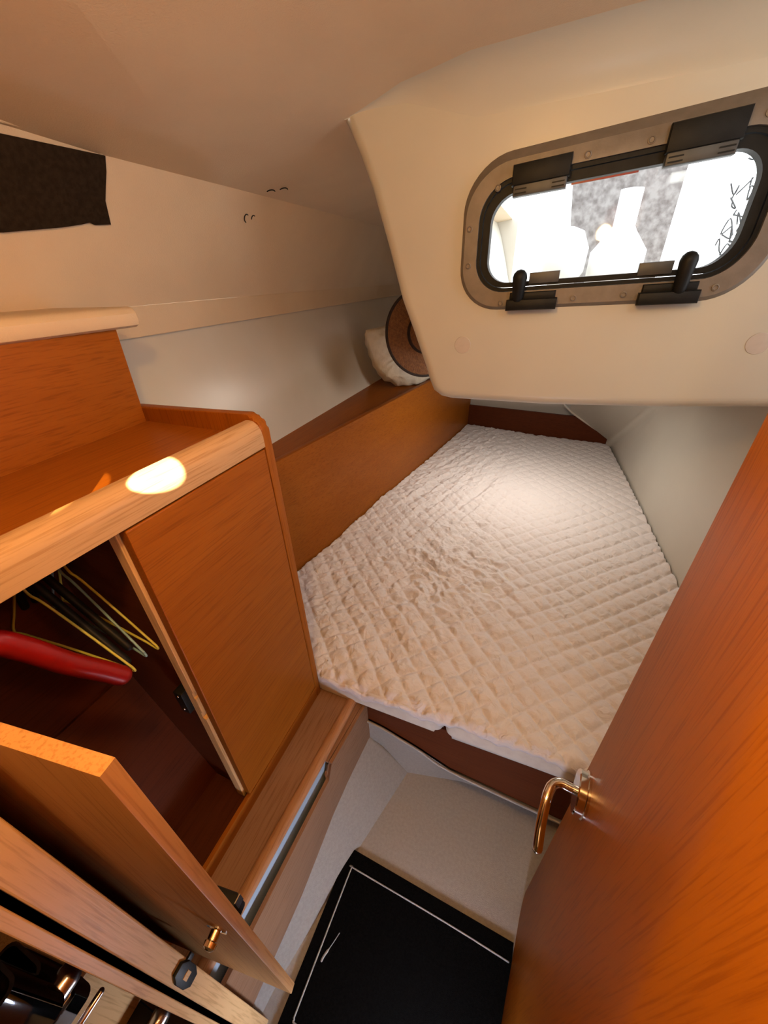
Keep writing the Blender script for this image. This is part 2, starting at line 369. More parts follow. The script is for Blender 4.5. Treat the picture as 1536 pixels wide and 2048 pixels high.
# front face with hole
n = len(outl); rad = 0.022
def inset(pts, d):
    out = []
    for i, p in enumerate(pts):
        p = Vector(p); a = Vector(pts[i - 1]) if i > 0 else None; c = Vector(pts[i + 1]) if i < len(pts) - 1 else None
        t = ((c if c else p) - (a if a else p)).normalized(); nrm = Vector((-t.y, t.x)); out.append(p + nrm * d)
    return out
open_o = outl[:17]
ins = inset(open_o, rad); ins[0] = Vector((-0.425, 1.61)); ins[-1] = Vector((0.70, 1.148 + rad))
loop = [bm.verts.new((p.x, YB, p.y)) for p in ins] + [bm.verts.new((0.70, YB, 1.61))]
hv = [bm.verts.new(p) for p in hole]
ed = [bm.edges.new((loop[i], loop[(i + 1) % len(loop)])) for i in range(len(loop))]
ed += [bm.edges.new((hv[i], hv[(i + 1) % len(hv)])) for i in range(len(hv))]
bmesh.ops.triangle_fill(bm, use_beauty=True, use_dissolve=False, edges=ed)
prev = loop[:17]
for k in range(1, 7):
    a = math.radians(90 * k / 6); dd = rad * (1 - math.sin(a)); yy = YB + rad * (1 - math.cos(a))
    pp = inset(open_o, dd); pp[0] = Vector((-0.447 + dd, 1.61)); pp[-1] = Vector((0.70, 1.148 + dd))
    row = [bm.verts.new((p.x, yy, p.y)) for p in pp]
    for i in range(16): bm.faces.new((prev[i], prev[i + 1], row[i + 1], row[i]))
    prev = row
row = [bm.verts.new((v.co.x + (0.03 if v.co.z > 1.2 else 0), 2.42, v.co.z)) for v in prev]
for i in range(16): bm.faces.new((prev[i], prev[i + 1], row[i + 1], row[i]))
hb = [bm.verts.new((v.co.x, YB + 0.03, v.co.z)) for v in hv]
for i in range(len(hv)): bm.faces.new((hv[i], hv[(i + 1) % len(hv)], hb[(i + 1) % len(hv)], hb[i]))
link('wall_front', bm, 'mould', smooth=True, kind='structure')

# ---- right hand engine casing
bm = B()
C0 = (0.382, 2.283, 0.53); C1 = (0.421, 1.83, 0.858); C2 = (0.446, 1.53, 1.09)
base = [(0.535, 0.478, 0.30), (0.477, 1.168, 0.30), (0.381, 2.30, 0.30)]
face(bm, [(0.535, 0.30, 0.3), base[1], (0.470, 1.25, 1.12), (0.535, 0.30, 1.14)])
face(bm, [base[1], base[2], C0, C1, C2, (0.449, 1.50, 1.12), (0.470, 1.25, 1.12)])
face(bm, [C0, (0.143, 2.325, 0.678), (0.10, 1.95, 1.11), C1]); face(bm, [C1, (0.10, 1.95, 1.11), (0.33, 1.50, 1.115), C2])
bmesh.ops.remove_doubles(bm, verts=bm.verts, dist=0.0005)
bmesh.ops.bevel(bm, geom=[e for e in bm.edges if len(e.link_faces) == 2 and e.calc_face_angle(0) > 0.3], offset=0.03, segments=5, affect='EDGES')
wr = link('wall_right', bm, 'mould', smooth='all', kind='structure')
bm = B(); tube(bm, smooth_path([(0.08, 2.33, 0.735), (0.143, 2.322, 0.676), (0.25, 2.308, 0.612), (0.345, 2.30, 0.560), (0.377, 2.297, 0.525), (0.383, 2.30, 0.47)], 6), [0.005] * 30 + [0.004], 10)
link('casing_edge', bm, 'gelcoat', wr, smooth='all')
# ---- transom
bm = B(); box(bm, -0.95, -0.27, 2.425, 2.445, 0.3, 1.6); box(bm, -0.27, 0.6, 2.425, 2.445, 0.3, 1.13)
link('wall_back', bm, 'gelcoat', kind='structure')

# ---- entry bulkhead with jamb
bm = B()
box(bm, -0.95, -0.2815, -0.0393, -0.004, 0.0, 1.64)
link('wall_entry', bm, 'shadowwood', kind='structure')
bm = B(); box(bm, -0.300, -0.280, -0.0245, 0.0, 0.0, 1.64, 0.0015)
j = link('trim_3', bm, 'solid_z', kind='structure')
bm = B(); box(bm, -0.300, -0.2815, -0.0300, -0.0245, 0.0, 1.64)
link('rubber_seal', bm, 'black', j)
bm = B(); box(bm, -0.300, -0.2800, -0.0393, -0.0300, 0.0, 1.64, 0.001)
link('outer_strip', bm, 'solid_z', j)
# strike latch on jamb
bm = B()
c = Vector((-0.2795, -0.0105, 0.647))
prism(bm, [(c.x, c.y + u * 0.0105, c.z + v * 0.029) for u, v in ((-0.55, -1), (0.55, -1), (1, -0.45), (1, 0.45), (0.55, 1), (-0.55, 1), (-1, 0.45), (-1, -0.45))], (0, 0, 0), (0.0045, 0, 0), 0.001)
box(bm, -0.280, -0.277, -0.001, 0.006, 0.652, 0.664, 0.0008)
st = link('strike_latch', bm, 'black', j, smooth=True)
bm = B(); box(bm, -0.2752, -0.2742, -0.0145, -0.0062, 0.641, 0.653)
link('strike_slot', bm, 'solid_z', st)
# saloon on the near side of the bulkhead (where the camera stands)
bm = B(); box(bm, -1.3, 1.3, -2.4, -0.045, 0.0, 1.95)
bm.faces.ensure_lookup_table()
for f in list(bm.faces):
    if abs(f.calc_center_median().y + 0.045) < 1e-3: bm.faces.remove(f)
link('wall_saloon', bm, noise_mat('saloon lining', (0.45, 0.36, 0.26), (0.50, 0.40, 0.30), 3, 0.6), kind='structure')
bm = B(); box(bm, 0.175, 1.3, -0.045, -0.01, 0.0, 1.95); box(bm, -0.95, 1.3, -0.045, -0.01, 1.595, 1.95); box(bm, -1.3, -0.93, -0.045, -0.01, 0, 1.95)
link('wall_bulkhead', bm, 'wood_z', kind='structure')

# ---- entry door, open, close on the right
d = empty('door_1', (0.149, 0.35, 0.165), kind='structure')
ddir = Vector((0.11, 1, 0)).normalized(); dn = Vector((-ddir.y, ddir.x, 0))    # dn points to the cabin side (-x)
E0 = Vector((0.149, 0.35, 0)); E1 = E0 - ddir * 0.56
bm = B()
def dpt(s, z, off=0): p = E0 - ddir * s + dn * off; return (p.x, p.y, z)
zb, zt, L, cr = 0.165, 1.52, 0.56, 0.05
pl = []
for k in range(7):
    a = math.radians(90 * k / 6); pl.append((cr - cr * math.cos(a), zt - cr + cr * math.sin(a)))
pl += [(L, zt), (L, zb)]
for k in range(7):
    a = math.radians(90 * k / 6); pl.append((0.035 - 0.035 * math.sin(a), zb + 0.035 - 0.035 * math.cos(a)))
prism(bm, [dpt(s, z) for s, z in pl], (0, 0, 0), tuple(-dn * 0.028), 0.0025, 3)
link('door_leaf', bm, 'door', d, smooth=True)
hc = Vector((0.1445, 0.3095, 0.752)); hc = hc + dn * 0.0
bm = B(); lathe(bm, hc - dn * 0.0, dn, [(0, 0.0300), (0.003, 0.0300), (0.0036, 0.0285), (0.004, 0.028), (0.0125, 0.028), (0.014, 0.0265), (0.0145, 0.009)], 40)
link('handle_rose', bm, 'chrome', d, smooth=True)
bm = B()
h0 = hc + dn * 0.010; ld = -ddir
pth = [h0, h0 + dn * 0.012, h0 + dn * 0.022, h0 + dn * 0.030 + ld * 0.005, h0 + dn * 0.034 + ld * 0.014, h0 + dn * 0.036 + ld * 0.028, h0 + dn * 0.036 + ld * 0.052, h0 + dn * 0.034 + ld * 0.072]
zoff = [0, 0, 0, -0.001, -0.003, -0.008, -0.022, -0.038]
pth = [p + Vector((0, 0, z)) for p, z in zip(pth, zoff)]
sp = smooth_path(pth, 5); tube(bm, sp, [0.0062] * (len(sp) // 2) + [0.0066] * (len(sp) - len(sp) // 2), 16)
link('door_handle', bm, 'chrome', d, smooth='all')

# ---- opening port
w = empty('window_1', (0.04, YB, 1.29), kind='structure')
def ringsolid(bm, o1, i1, depth):
    n = len(o1); Dp = Vector((0, depth, 0))
    a = [bm.verts.new(p) for p in o1]; c = [bm.verts.new(p) for p in i1]
    a2 = [bm.verts.new(Vector(p) + Dp) for p in o1]; c2 = [bm.verts.new(Vector(p) + Dp) for p in i1]
    for i in range(n):
        j = (i + 1) % n
        bm.faces.new((a[i], a[j], c[j], c[i])); bm.faces.new((a2[i], c2[i], c2[j], a2[j]))
        bm.faces.new((a[i], a2[i], a2[j], a[j])); bm.faces.new((c[i], c[j], c2[j], c2[i]))
bm = B()
y1 = YB - 0.011
n_out = wring(0, ww, 0, wh, 0.075, YB); f_out = wring(0.007, ww - 0.007, 0.006, wh - 0.014, 0.070, y1); f_in = wring(0.030, ww - 0.030, 0.030, wh - 0.036, 0.055, y1)
b_in = wring(0.030, ww - 0.030, 0.030, wh - 0.036, 0.055, YB + 0.03)
rr = [[bm.verts.new(p) for p in q] for q in (n_out, f_out, f_in, b_in)]
for a, c in zip(rr, rr[1:]):
    for i in range(len(a)): bm.faces.new((a[i], a[(i + 1) % len(a)], c[(i + 1) % len(a)], c[i]))
link('window_flange', bm, 'alu', w, smooth=True)
bm = B(); ringsolid(bm, wring(0.0305, ww - 0.0305, 0.0305, wh - 0.0365, 0.0545, YB - 0.006), wring(0.036, ww - 0.036, 0.036, wh - 0.042, 0.049, YB - 0.006), 0.02)
link('gasket', bm, 'black', w, smooth=True)
bm = B(); ringsolid(bm, wring(0.037, ww - 0.037, 0.037, wh - 0.043, 0.048, YB - 0.002), wring(0.049, ww - 0.050, 0.045, wh - 0.056, 0.040, YB - 0.002), 0.022)
link('window_sash', bm, 'black', w, smooth=True)
bm = B(); g = wring(0.045, ww - 0.046, 0.043, wh - 0.052, 0.042, YB + 0.012); face(bm, g)
link('window_pane', bm, 'pane', w, solid=0.005)
def wb(bm, x0, x1, z0, z1, ya, yb, bev=0.002):   # block in frame metres
    P = [quad(a / ww, c / wh, 0) for a, c in ((x0, z0), (x1, z0), (x1, z1), (x0, z1))]
    prism(bm, [(p[0], ya, p[2]) for p in P], (0, 0, 0), (0, yb - ya, 0), bev, 2)
for hx0, hx1, hz0, hz1 in ((0.080, 0.166, 0.174, 0.212), (0.288, 0.376, 0.176, 0.218)):
    bm = B(); wb(bm, hx0, hx1, hz0 + 0.010, hz1, y1 - 0.014, y1 + 0.004, 0.004)
    hg = link('window_hinge', bm, 'black', w, smooth=True)
    bm = B(); wb(bm, hx0 + 0.003, hx1 - 0.003, hz0 - 0.004, hz0 + 0.017, y1 - 0.010, y1 + 0.012, 0.003)
    lo = link('hinge_leaf', bm, 'greyplastic', hg, smooth=True)
    bm = B()
    for s in (0, 1):
        for k in range(3):
            a = hx0 + 0.006 if s == 0 else hx1 - 0.024; zz = hz0 - 0.001 + 0.0055 * k
            wb(bm, a, a + 0.018, zz, zz + 0.0016, y1 - 0.0112, y1 - 0.009, 0)
    wb(bm, hx0 + 0.028, hx1 - 0.028, hz0 + 0.011, hz0 + 0.0126, y1 - 0.0112, y1 - 0.009, 0)
    link('hinge_groove', bm, 'black', hg)
for lx0, lx1, kx, side in ((0.094, 0.180, 0.113, 1), (0.304, 0.388, 0.358, -1)):
    bm = B(); wb(bm, lx0, lx1, -0.001, 0.017, y1 - 0.018, y1 + 0.002, 0.004); wb(bm, lx0 + 0.004, lx1 - 0.004, 0.014, 0.028, y1 - 0.008, y1 + 0.004, 0.004)
    lt = link('window_latch', bm, 'black', w, smooth=True)
    bm = B(); p = quad(kx / ww, 0.020 / wh, y1 - 0.012); q = quad(kx / ww, (0.052 if side == 1 else 0.056) / wh, y1 - 0.016)
    tube(bm, [p, (Vector(p) + Vector(q)) / 2, q], [0.0095, 0.011, 0.0125], 16)
    link('latch_knob', bm, 'black', lt, smooth='all')
    bm = B(); x0_, x1_ = (kx + 0.014, kx + 0.064) if side == 1 else (kx - 0.062, kx - 0.014)
    wb(bm, x0_, x1_, 0.040, 0.058, YB - 0.006, YB + 0.004, 0.002)
    link('latch_plate', bm, 'greyplastic', lt, smooth=True)
for sx, sz in ((0.0145, 0.136), (0.0165, 0.078), (0.057, 0.188), (0.187, 0.206), (0.268, 0.2065), (0.082, 0.012), (0.206, 0.014), (0.283, 0.015), (0.408, 0.018), (0.452, 0.085), (0.398, 0.208), (0.452, 0.15)):
    bm = B(); c = Vector(quad(sx / ww, sz / wh, y1))
    lathe(bm, c, (0, -1, 0), [(0, 0.0052), (0.0012, 0.0050), (0.0016, 0.0036), (0.0006, 0.0030), (0.0004, 0.001)], 18)
    sc = link('screw', bm, 'alu', w, smooth=True)
bm = B(); wb(bm, 0.170, 0.262, 0.1745, 0.1770, YB + 0.001, YB + 0.004, 0)
link('seal_strip', bm, 'red', w, label='thin red strip at the top of the pane')
# round plugs on the moulding
for px, pz, lab in ((-0.176, 1.221, 'left'), (0.306, 1.235, 'right')):
    bm = B(); lathe(bm, (px, YB, pz), (0, -1, 0), [(0, 0.0165), (0.0006, 0.0160), (0.0008, 0.012)], 32)
    link('cover_plug', bm, 'patch', smooth=True, cat='cover', label='round pinkish cover disc on the cream moulding below the %s end of the window' % lab)

# ================================================================== BERTH
wallb = empty('berth', (-0.1, 1.4, 0.3), 'built-in oak berth surround with side board, shelf and brown front panel around the mattress', 'berth')
Bd = Vector((0.234, 1.604, 0)).normalized(); P0 = Vector((-0.658, 0.777, 0)); bn = Vector((Bd.y, -Bd.x, 0))
s0 = P0 + Bd * ((0.478 - P0.y) / Bd.y); s1 = P0 + Bd * ((2.40 - P0.y) / Bd.y)
bm = B(); prism(bm, [(s0.x, s0.y, 0.32), (s1.x, s1.y, 0.32), (s1.x, s1.y, 0.918), (s0.x, s0.y, 0.918)], (0, 0, 0), tuple(-bn * 0.022), 0.003)
link('side_board', bm, 'wood_y', wallb, smooth=True)
bm = B(); face(bm, [(s0.x - 0.022, s0.y, 0.905), (s1.x - 0.022, s1.y, 0.905), (-0.80, 2.42, 0.905), (-0.80, 0.478, 0.905)])
link('side_shelf', bm, 'wood_y', wallb, solid=0.015)
Q0 = Vector((-0.43, 2.382, 0)); Q1 = Vector((0.381, 2.301, 0)); Q2 = Q1 + (Q1 - Q0) * 0.03
bm = B(); prism(bm, [(Q0.x - 0.03, Q0.y + 0.003, 0.3), (Q2.x, Q2.y, 0.3), (Q2.x, Q2.y, 0.645), (Q0.x - 0.03, Q0.y + 0.003, 0.645)], (0, 0, 0), (0, 0.016, 0), 0.002)
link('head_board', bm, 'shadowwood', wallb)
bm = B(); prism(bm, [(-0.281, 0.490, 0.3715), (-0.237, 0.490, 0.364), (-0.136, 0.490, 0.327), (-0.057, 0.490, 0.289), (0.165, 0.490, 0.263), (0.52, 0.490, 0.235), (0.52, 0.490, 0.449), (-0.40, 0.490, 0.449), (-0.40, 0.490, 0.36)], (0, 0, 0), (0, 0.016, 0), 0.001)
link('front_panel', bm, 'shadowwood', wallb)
bm = B(); face(bm, [(-0.66, 0.482, 0.446), (0.53, 0.508, 0.446), (0.38, 2.30, 0.446), (-0.42, 2.38, 0.446)])
link('berth_base', bm, 'brown_y', wallb, solid=0.012)

# cushions
def cushion(poly, z0, z1, label, r=0.012):
    bm = B(); prism(bm, [(x, y, 0) for x, y in poly], (0, 0, z0), (0, 0, z1), r, 4)
    bm.verts.ensure_lookup_table()
    return link('berth_cushion', bm, 'cushion', smooth=True, label=label, cat='cushion', group='berth cushions under the quilt')
def corner(cx, cy, r, a0, a1, n=7): return [(cx + r * math.cos(math.radians(a0 + (a1 - a0) * k / n)), cy + r * math.sin(math.radians(a0 + (a1 - a0) * k / n))) for k in range(n + 1)]
cushion([(-0.682, 0.486), (-0.43, 0.482), (-0.395, 0.476)] + corner(-0.102, 0.494, 0.018, 270, 360)[0:] + [(-0.084, 2.32), (-0.44, 2.36)], 0.452, 0.508, 'cream berth cushion beside the cabinet, left of the gap in the cushions')
cushion(corner(-0.060, 0.494, 0.018, 180, 270) + [(0.51, 0.478), (0.465, 1.168), (0.37, 2.285), (-0.078, 2.32)], 0.452, 0.508, 'cream berth cushion in front of the entry door, right of the gap in the cushions')

# quilt
NU, NV = 430, 660
rng = np.random.RandomState(3)
def vnoise(x, y, seed):
    r = np.random.RandomState(seed); T = r.rand(256, 256)
    xi = np.floor(x).astype(int); yi = np.floor(y).astype(int); fx = x - xi; fy = y - yi
    fx = fx * fx * (3 - 2 * fx); fy = fy * fy * (3 - 2 * fy)
    g = lambda a, b: T[a % 256, b % 256]
    return (g(xi, yi) * (1 - fx) + g(xi + 1, yi) * fx) * (1 - fy) + (g(xi, yi + 1) * (1 - fx) + g(xi + 1, yi + 1) * fx) * fy
def fbm(x, y, seed, o=4):
    s = 0; a = 1; t = 0
    for k in range(o): s = s + a * vnoise(x * 2 ** k, y * 2 ** k, seed + k); t += a; a *= 0.5
    return s / t
def ridge(x, y, seed, o=3):
    return 1 - np.abs(2 * fbm(x, y, seed, o) - 1)
vv = np.linspace(0, 1, NV) ** 1.35
uu = np.linspace(0, 1, NU)
U, V = np.meshgrid(uu, vv)
yL0, yL1 = 0.4745, 2.374
Y = yL0 + (yL1 - yL0) * V
XL = -0.658 + (Y - 0.777) * 0.1459 + 0.003; XR = np.where(Y < 1.168, 0.535 - (Y - 0.478) * 0.0841, 0.477 - (Y - 1.168) * 0.0847) - 0.004
X = XL + (XR - XL) * U
Y = Y - 0.078 * U * np.clip((V - 0.5) * 2, 0, 1)
# front edge: slight wander
wob = 0.004 * np.sin(X * 9 + 1.0) + 0.003 * (fbm(X * 9, X * 0 + 3, 9) - 0.5)
Y = Y + (wob + np.where(X < -0.392, 0.009, 0.0)) * np.exp(-V * 30)
# warp of the stitching
wx = 0.012 * (fbm(X * 3.2, Y * 3.2, 21) - 0.5) * 2; wy = 0.012 * (fbm(X * 3.2 + 9, Y * 3.2, 31) - 0.5) * 2
cx, cy = -0.19, 0.93
dx, dy = X - cx, Y - cy; rr2 = np.hypot(dx, dy * 0.8)
crump = np.exp(-(rr2 / 0.30) ** 2)
edgeL = np.exp(-((X - XL) / 0.13)) * np.clip((1.8 - Y) * 2, 0, 1)
Xw, Yw = X + wx * (1 + 1.6 * crump), Y + wy * (1 + 1.6 * crump)
s = 0.0455
a1 = (Xw + Yw) / math.sqrt(2) / s; a2 = (Xw * 0.97 - Yw) / math.sqrt(2) / s + 0.35
d1 = np.abs(a1 - np.round(a1)) * s; d2 = np.abs(a2 - np.round(a2)) * s
puff = np.minimum(1, d1 / 0.010) ** 0.6 * np.minimum(1, d2 / 0.010) ** 0.6 + 0.35 * np.minimum(1, d1 / 0.0225) * np.minimum(1, d2 / 0.0225)
flat = 0.42 + 0.58 * np.clip((X + 0.9 * (1.35 - Y)) * 1.2 + 0.25, 0, 1) * (0.75 + 0.5 * fbm(X * 5, Y * 5, 44, 2))
H = 0.0060 * puff * flat
# creases between stitches, running along one stitch family
c1, c2 = (Xw + Yw) / math.sqrt(2), (Xw - Yw) / math.sqrt(2)
amp_mid = 0.35 + 0.65 * fbm(X * 4, Y * 4, 55)
H += 0.0060 * amp_mid * (ridge(c1 * 16, c2 * 50, 61) - 0.5) * np.exp(-((X - 0.08) / 0.22) ** 2 - ((Y - 0.78) / 0.25) ** 2)
# small crumples everywhere, stronger on the left
wq, wr_ = 0.02 * (fbm(X * 12, Y * 12, 171) - 0.5), 0.02 * (fbm(X * 12 + 5, Y * 12, 181) - 0.5)
H += 0.0062 * (0.55 + 0.75 * np.clip(0.4 - X * 1.6, 0, 1)) * (ridge((X + wq) * 30, (Y + wr_) * 24, 71) - 0.5) * amp_mid
H += 0.0050 * np.clip(0.5 - X * 1.8, 0, 1) * (ridge((X * 0.8 - Y * 0.6 + wq) * 42, (X * 0.6 + Y * 0.8 + wr_) * 14, 76) - 0.5)
# folds gathered around the place someone sat
gx, gy = dx + 0.10 * (fbm(X * 7, Y * 7, 141) - 0.5), dy + 0.10 * (fbm(X * 7 + 3, Y * 7, 151) - 0.5)
ang = np.arctan2(gy, gx + 0.03); rg_ = np.hypot(gx, gy)
near_c = np.clip(rg_ / 0.09, 0, 1)
H += 0.020 * crump * (ridge(ang * 2.3 + 8, rg_ * 9, 81, 3) - 0.55) * near_c
H += 0.013 * np.exp(-(rr2 / 0.17) ** 2) * (ridge((X + wq) * 19, (Y + wr_) * 34, 91) - 0.5)
# folds along the side board in the far half
t1 = X * 0.93 - Y * 0.30
H += 0.017 * (ridge((t1 + wq * 0.6) * 22, (X + Y) * 2.2, 101, 3) - 0.5) * np.exp(-((X + 0.30) / 0.24) ** 2) * np.clip((Y - 0.95) * 3, 0, 1) * np.clip((2.4 - Y) * 2, 0, 1)
H += 0.015 * (ridge((X * 0.9 - Y * 0.2) * 9, Y * 2.5, 111, 2) - 0.5) * edgeL
H += 0.012 * (ridge((X * 0.8 + Y * 0.5) * 11, (X - Y) * 3, 121, 2) - 0.5) * np.exp(-((X + 0.30) / 0.14) ** 2 - ((Y - 0.60) / 0.14) ** 2)
# hollow and swell of the mattress
H += -0.010 * np.exp(-(rr2 / 0.35) ** 2) + 0.010 * (fbm(X * 2.2, Y * 2.2, 131, 2) - 0.5)
Z = 0.5145 + 1.3 * H
# roll over the front edge
fe = np.clip((0.4745 + 0.018 - Y) / 0.018, 0, 1); Z = Z - 0.009 * fe ** 2
Zs = [Z]; 
co = np.stack([X, Y, Z], -1).reshape(-1, 3)
# skirt rows hanging over the front
sk = []
for k, (dy_, dz_) in enumerate(((-0.0035, -0.004), (-0.005, -0.010), (-0.0045, -0.017), (-0.002, -0.022))):
    sk.append(np.stack([X[0], Y[0] + dy_ - 0.0, Z[0] + dz_ * (1 + 0.25 * np.sin(X[0] * 40))], -1))
allv = np.concatenate([np.concatenate(sk[::-1]).reshape(-1, 3), co])
NR = NV + len(sk)
idx = np.arange(NR * NU).reshape(NR, NU)
F = np.stack([idx[:-1, :-1], idx[:-1, 1:], idx[1:, 1:], idx[1:, :-1]], -1).reshape(-1, 4)
me = bpy.data.meshes.new('quilt'); org = np.array([-0.1, 1.4, 0.5])
me.from_pydata((allv - org).tolist(), [], F.tolist()); me.update()
for p in me.polygons: p.use_smooth = True
me.materials.append(MT['quilt'])
q = bpy.data.objects.new('quilt', me); COL.objects.link(q); q.location = org
md = q.modifiers.new('thickness', 'SOLIDIFY'); md.thickness = 0.004; md.offset = -1
tag(q, 'rumpled off-white quilted bed cover with diamond stitching spread over the berth', 'quilt')

# ================================================================== SIDE LEDGE WITH GRAB RAIL
lg = empty('side_ledge', (-0.35, 0.22, 0.2), 'brown wooden ledge with rounded grab rail and slot running below the cabinet doors', 'ledge')
bm = B(); prism(bm, [(-0.405, -0.004, 0), (-0.340, -0.004, 0), (-0.318, 0.486, 0), (-0.405, 0.486, 0)], (0, 0, 0.434), (0, 0, 0.448))
link('ledge_top', bm, 'brown_y', lg)
bm = B(); prism(bm, [(-0.335, 0.333, 0), (-0.3010, 0.333, 0), (-0.2860, 0.486, 0), (-0.320, 0.486, 0)], (0, 0, 0.4395), (0, 0, 0.4445))
link('ledge_lip', bm, 'brown_y', lg)
bm = B(); prf = []
for k in range(13):
    a = math.radians(180 - 215 * k / 12); prf.append((-0.331 + 0.0125 * math.cos(a), 0.447 + 0.0105 * math.sin(a)))
prf += [(-0.343, 0.436)]
prism(bm, [(x, 0, z) for x, z in prf], (0, -0.003, 0), (0.0185, 0.488, 0), 0.0)
for v in bm.verts:
    if v.co.y < 0.1: v.co.x -= 0.003
link('grab_rail', bm, wood_mat('reddish rail', 'y', (0.36, 0.18, 0.09), (0.46, 0.25, 0.13), 0.4), lg, smooth=True)
bm = B()
X_P = -0.331
outline_ = [(-0.003, 0.20), (0.15, 0.21), (0.30, 0.225), (0.488, 0.24), (0.488, 0.4435), (0.334, 0.4435), (0.334, 0.424)]
outline_ += [(0.315 + 0.019 * math.cos(math.radians(a_)), 0.424 + 0.019 * math.sin(math.radians(a_))) for a_ in (-20, -45, -70, -90)] + [(0.2, 0.405), (0.1, 0.405), (-0.003, 0.405)]
bmesh.ops.triangulate(bm, faces=[face(bm, [(X_P, y, z) for y, z in outline_])])
def shift_side(bm):
    for v in bm.verts: v.co.x += 0.0175 + 0.0125 * max(-0.3, min(1, v.co.y / 0.32)) + 0.016 * max(0, (v.co.y - 0.32) / 0.17)
shift_side(bm)
link('ledge_side', bm, 'brown_y', lg, solid=0.008)
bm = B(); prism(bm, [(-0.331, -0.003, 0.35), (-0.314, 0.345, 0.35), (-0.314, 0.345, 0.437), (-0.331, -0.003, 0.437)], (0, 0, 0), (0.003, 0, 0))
link('slot_back', bm, 'slot', lg, label='daylight-painted blue grey panel seen through the slot')  # bluish daylight is put into the back plate's colour

# ================================================================== WARDROBE CABINET
XC = -0.40
wd = empty('wardrobe', (-0.52, 0.22, 0.45), 'built-in oak hanging locker with open shelf on top, one door open and one shut', 'wardrobe')
# far end panel with rounded upper front corner
bm = B()
pts = [(XC, 0.449), (XC, 1.115)] + [(-0.428 + 0.028 * math.cos(math.radians(a)), 1.148 + 0.028 * math.sin(math.radians(a)) - 0.004) for a in range(0, 91, 10)] + [(-0.675, 1.166), (-0.675, 0.449)]
prism(bm, [(x, 0, z) for x, z in pts], (0, 0.4565, 0), (0, 0.474, 0), 0.0035, 3)
link('end_panel', bm, 'wood_z', wd, smooth=True)
# top rail
bm = B()
prr = [(XC, 1.122), (XC, 1.140), (-0.4015, 1.149), (-0.406, 1.157), (-0.413, 1.1625), (-0.421, 1.164), (-0.4275, 1.1635), (-0.430, 1.161), (-0.430, 1.135), (-0.415, 1.122)]
prism(bm, [(x, 0, z) for x, z in prr], (0, -0.003, 0), (0, 0.4565, 0), 0)
link('top_rail', bm, 'solid_y', wd, smooth=True)
bm = B(); box(bm, -0.66, -0.43, -0.003, 0.4565, 1.126, 1.140); link('top_shelf', bm, 'wood_y', wd)
bm = B(); prism(bm, [(-0.632, -0.003, 1.14), (-0.657, 0.456, 1.14), (-0.657, 0.462, 1.290), (-0.632, -0.003, 1.290)], (0, 0, 0), (-0.014, 0, 0), 0)
link('shelf_back_panel', bm, 'wood_y', wd)
# interior
bm = B()
yi0, yi1 = -0.003, 0.214
face(bm, [(-0.405, yi0, 0.47), (-0.405, 0.4565, 0.47), (-0.507, 0.4565, 0.47), (-0.507, yi0, 0.47)])
face(bm, [(-0.507, yi0, 0.47), (-0.507, 0.4565, 0.47), (-0.615, 0.4565, 0.755), (-0.615, yi0, 0.755)])
face(bm, [(-0.615, yi0, 0.755), (-0.615, 0.4565, 0.755), (-0.645, 0.4565, 1.126), (-0.645, yi0, 1.126)])
link('locker_lining', bm, wood_mat('shade-darkened lining', 'y', (0.065, 0.015, 0.005), (0.095, 0.024, 0.007), 0.6), wd, solid=0.008)  # shade inside the locker is darkened into the lining colour
bm = B(); prism(bm, [(-0.432, 0, 0.472), (-0.505, 0, 0.472), (-0.612, 0, 0.757), (-0.640, 0, 1.126), (-0.432, 0, 1.126)], (0, yi1 + 0.004, 0), (0, yi1 + 0.014, 0), 0)
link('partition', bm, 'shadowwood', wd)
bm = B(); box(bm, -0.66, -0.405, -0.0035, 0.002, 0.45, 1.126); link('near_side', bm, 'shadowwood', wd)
bm = B(); box(bm, -0.408, -0.4005, -0.003, 0.4565, 0.449, 0.487); link('bottom_rail', bm, 'wood_y', wd)
# middle post with notches
bm = B()
nt_ = [(0.472, 0), (0.745, 0), (0.748, 0.006), (0.762, 0.006), (0.764, 0.001), (0.80, 0.001), (0.803, 0.004), (0.815, 0.004), (0.818, 0), (1.122, 0)]
prism(bm, [(-0.417 - d_, 0, z) for z, d_ in nt_] + [(-0.4335, 0, 1.122), (-0.4335, 0, 0.472)], (0, 0.205, 0), (0, 0.232, 0), 0.0008)
link('middle_post', bm, 'solid_z', wd)
bm = B(); box(bm, -0.452, -0.434, 0.196, 0.214, 0.765, 0.815, 0.002)
ct = link('door_catch', bm, 'black', wd, smooth=True)
bm = B()
for z in (0.775, 0.808):
    bm = B(); lathe(bm, (-0.443, 0.196, z), (0, -1, 0), [(0, 0.0022), (0.001, 0.0018), (0.0014, 0.0006)], 12)
    link('catch_screw', bm, 'steel', ct, smooth=True)
# closed door
bm = B(); box(bm, -0.4145, -0.3995, 0.208, 0.4535, 0.491, 1.119, 0.0015)
link('cabinet_door', bm, 'wood_y', wd, label='closed cabinet door')
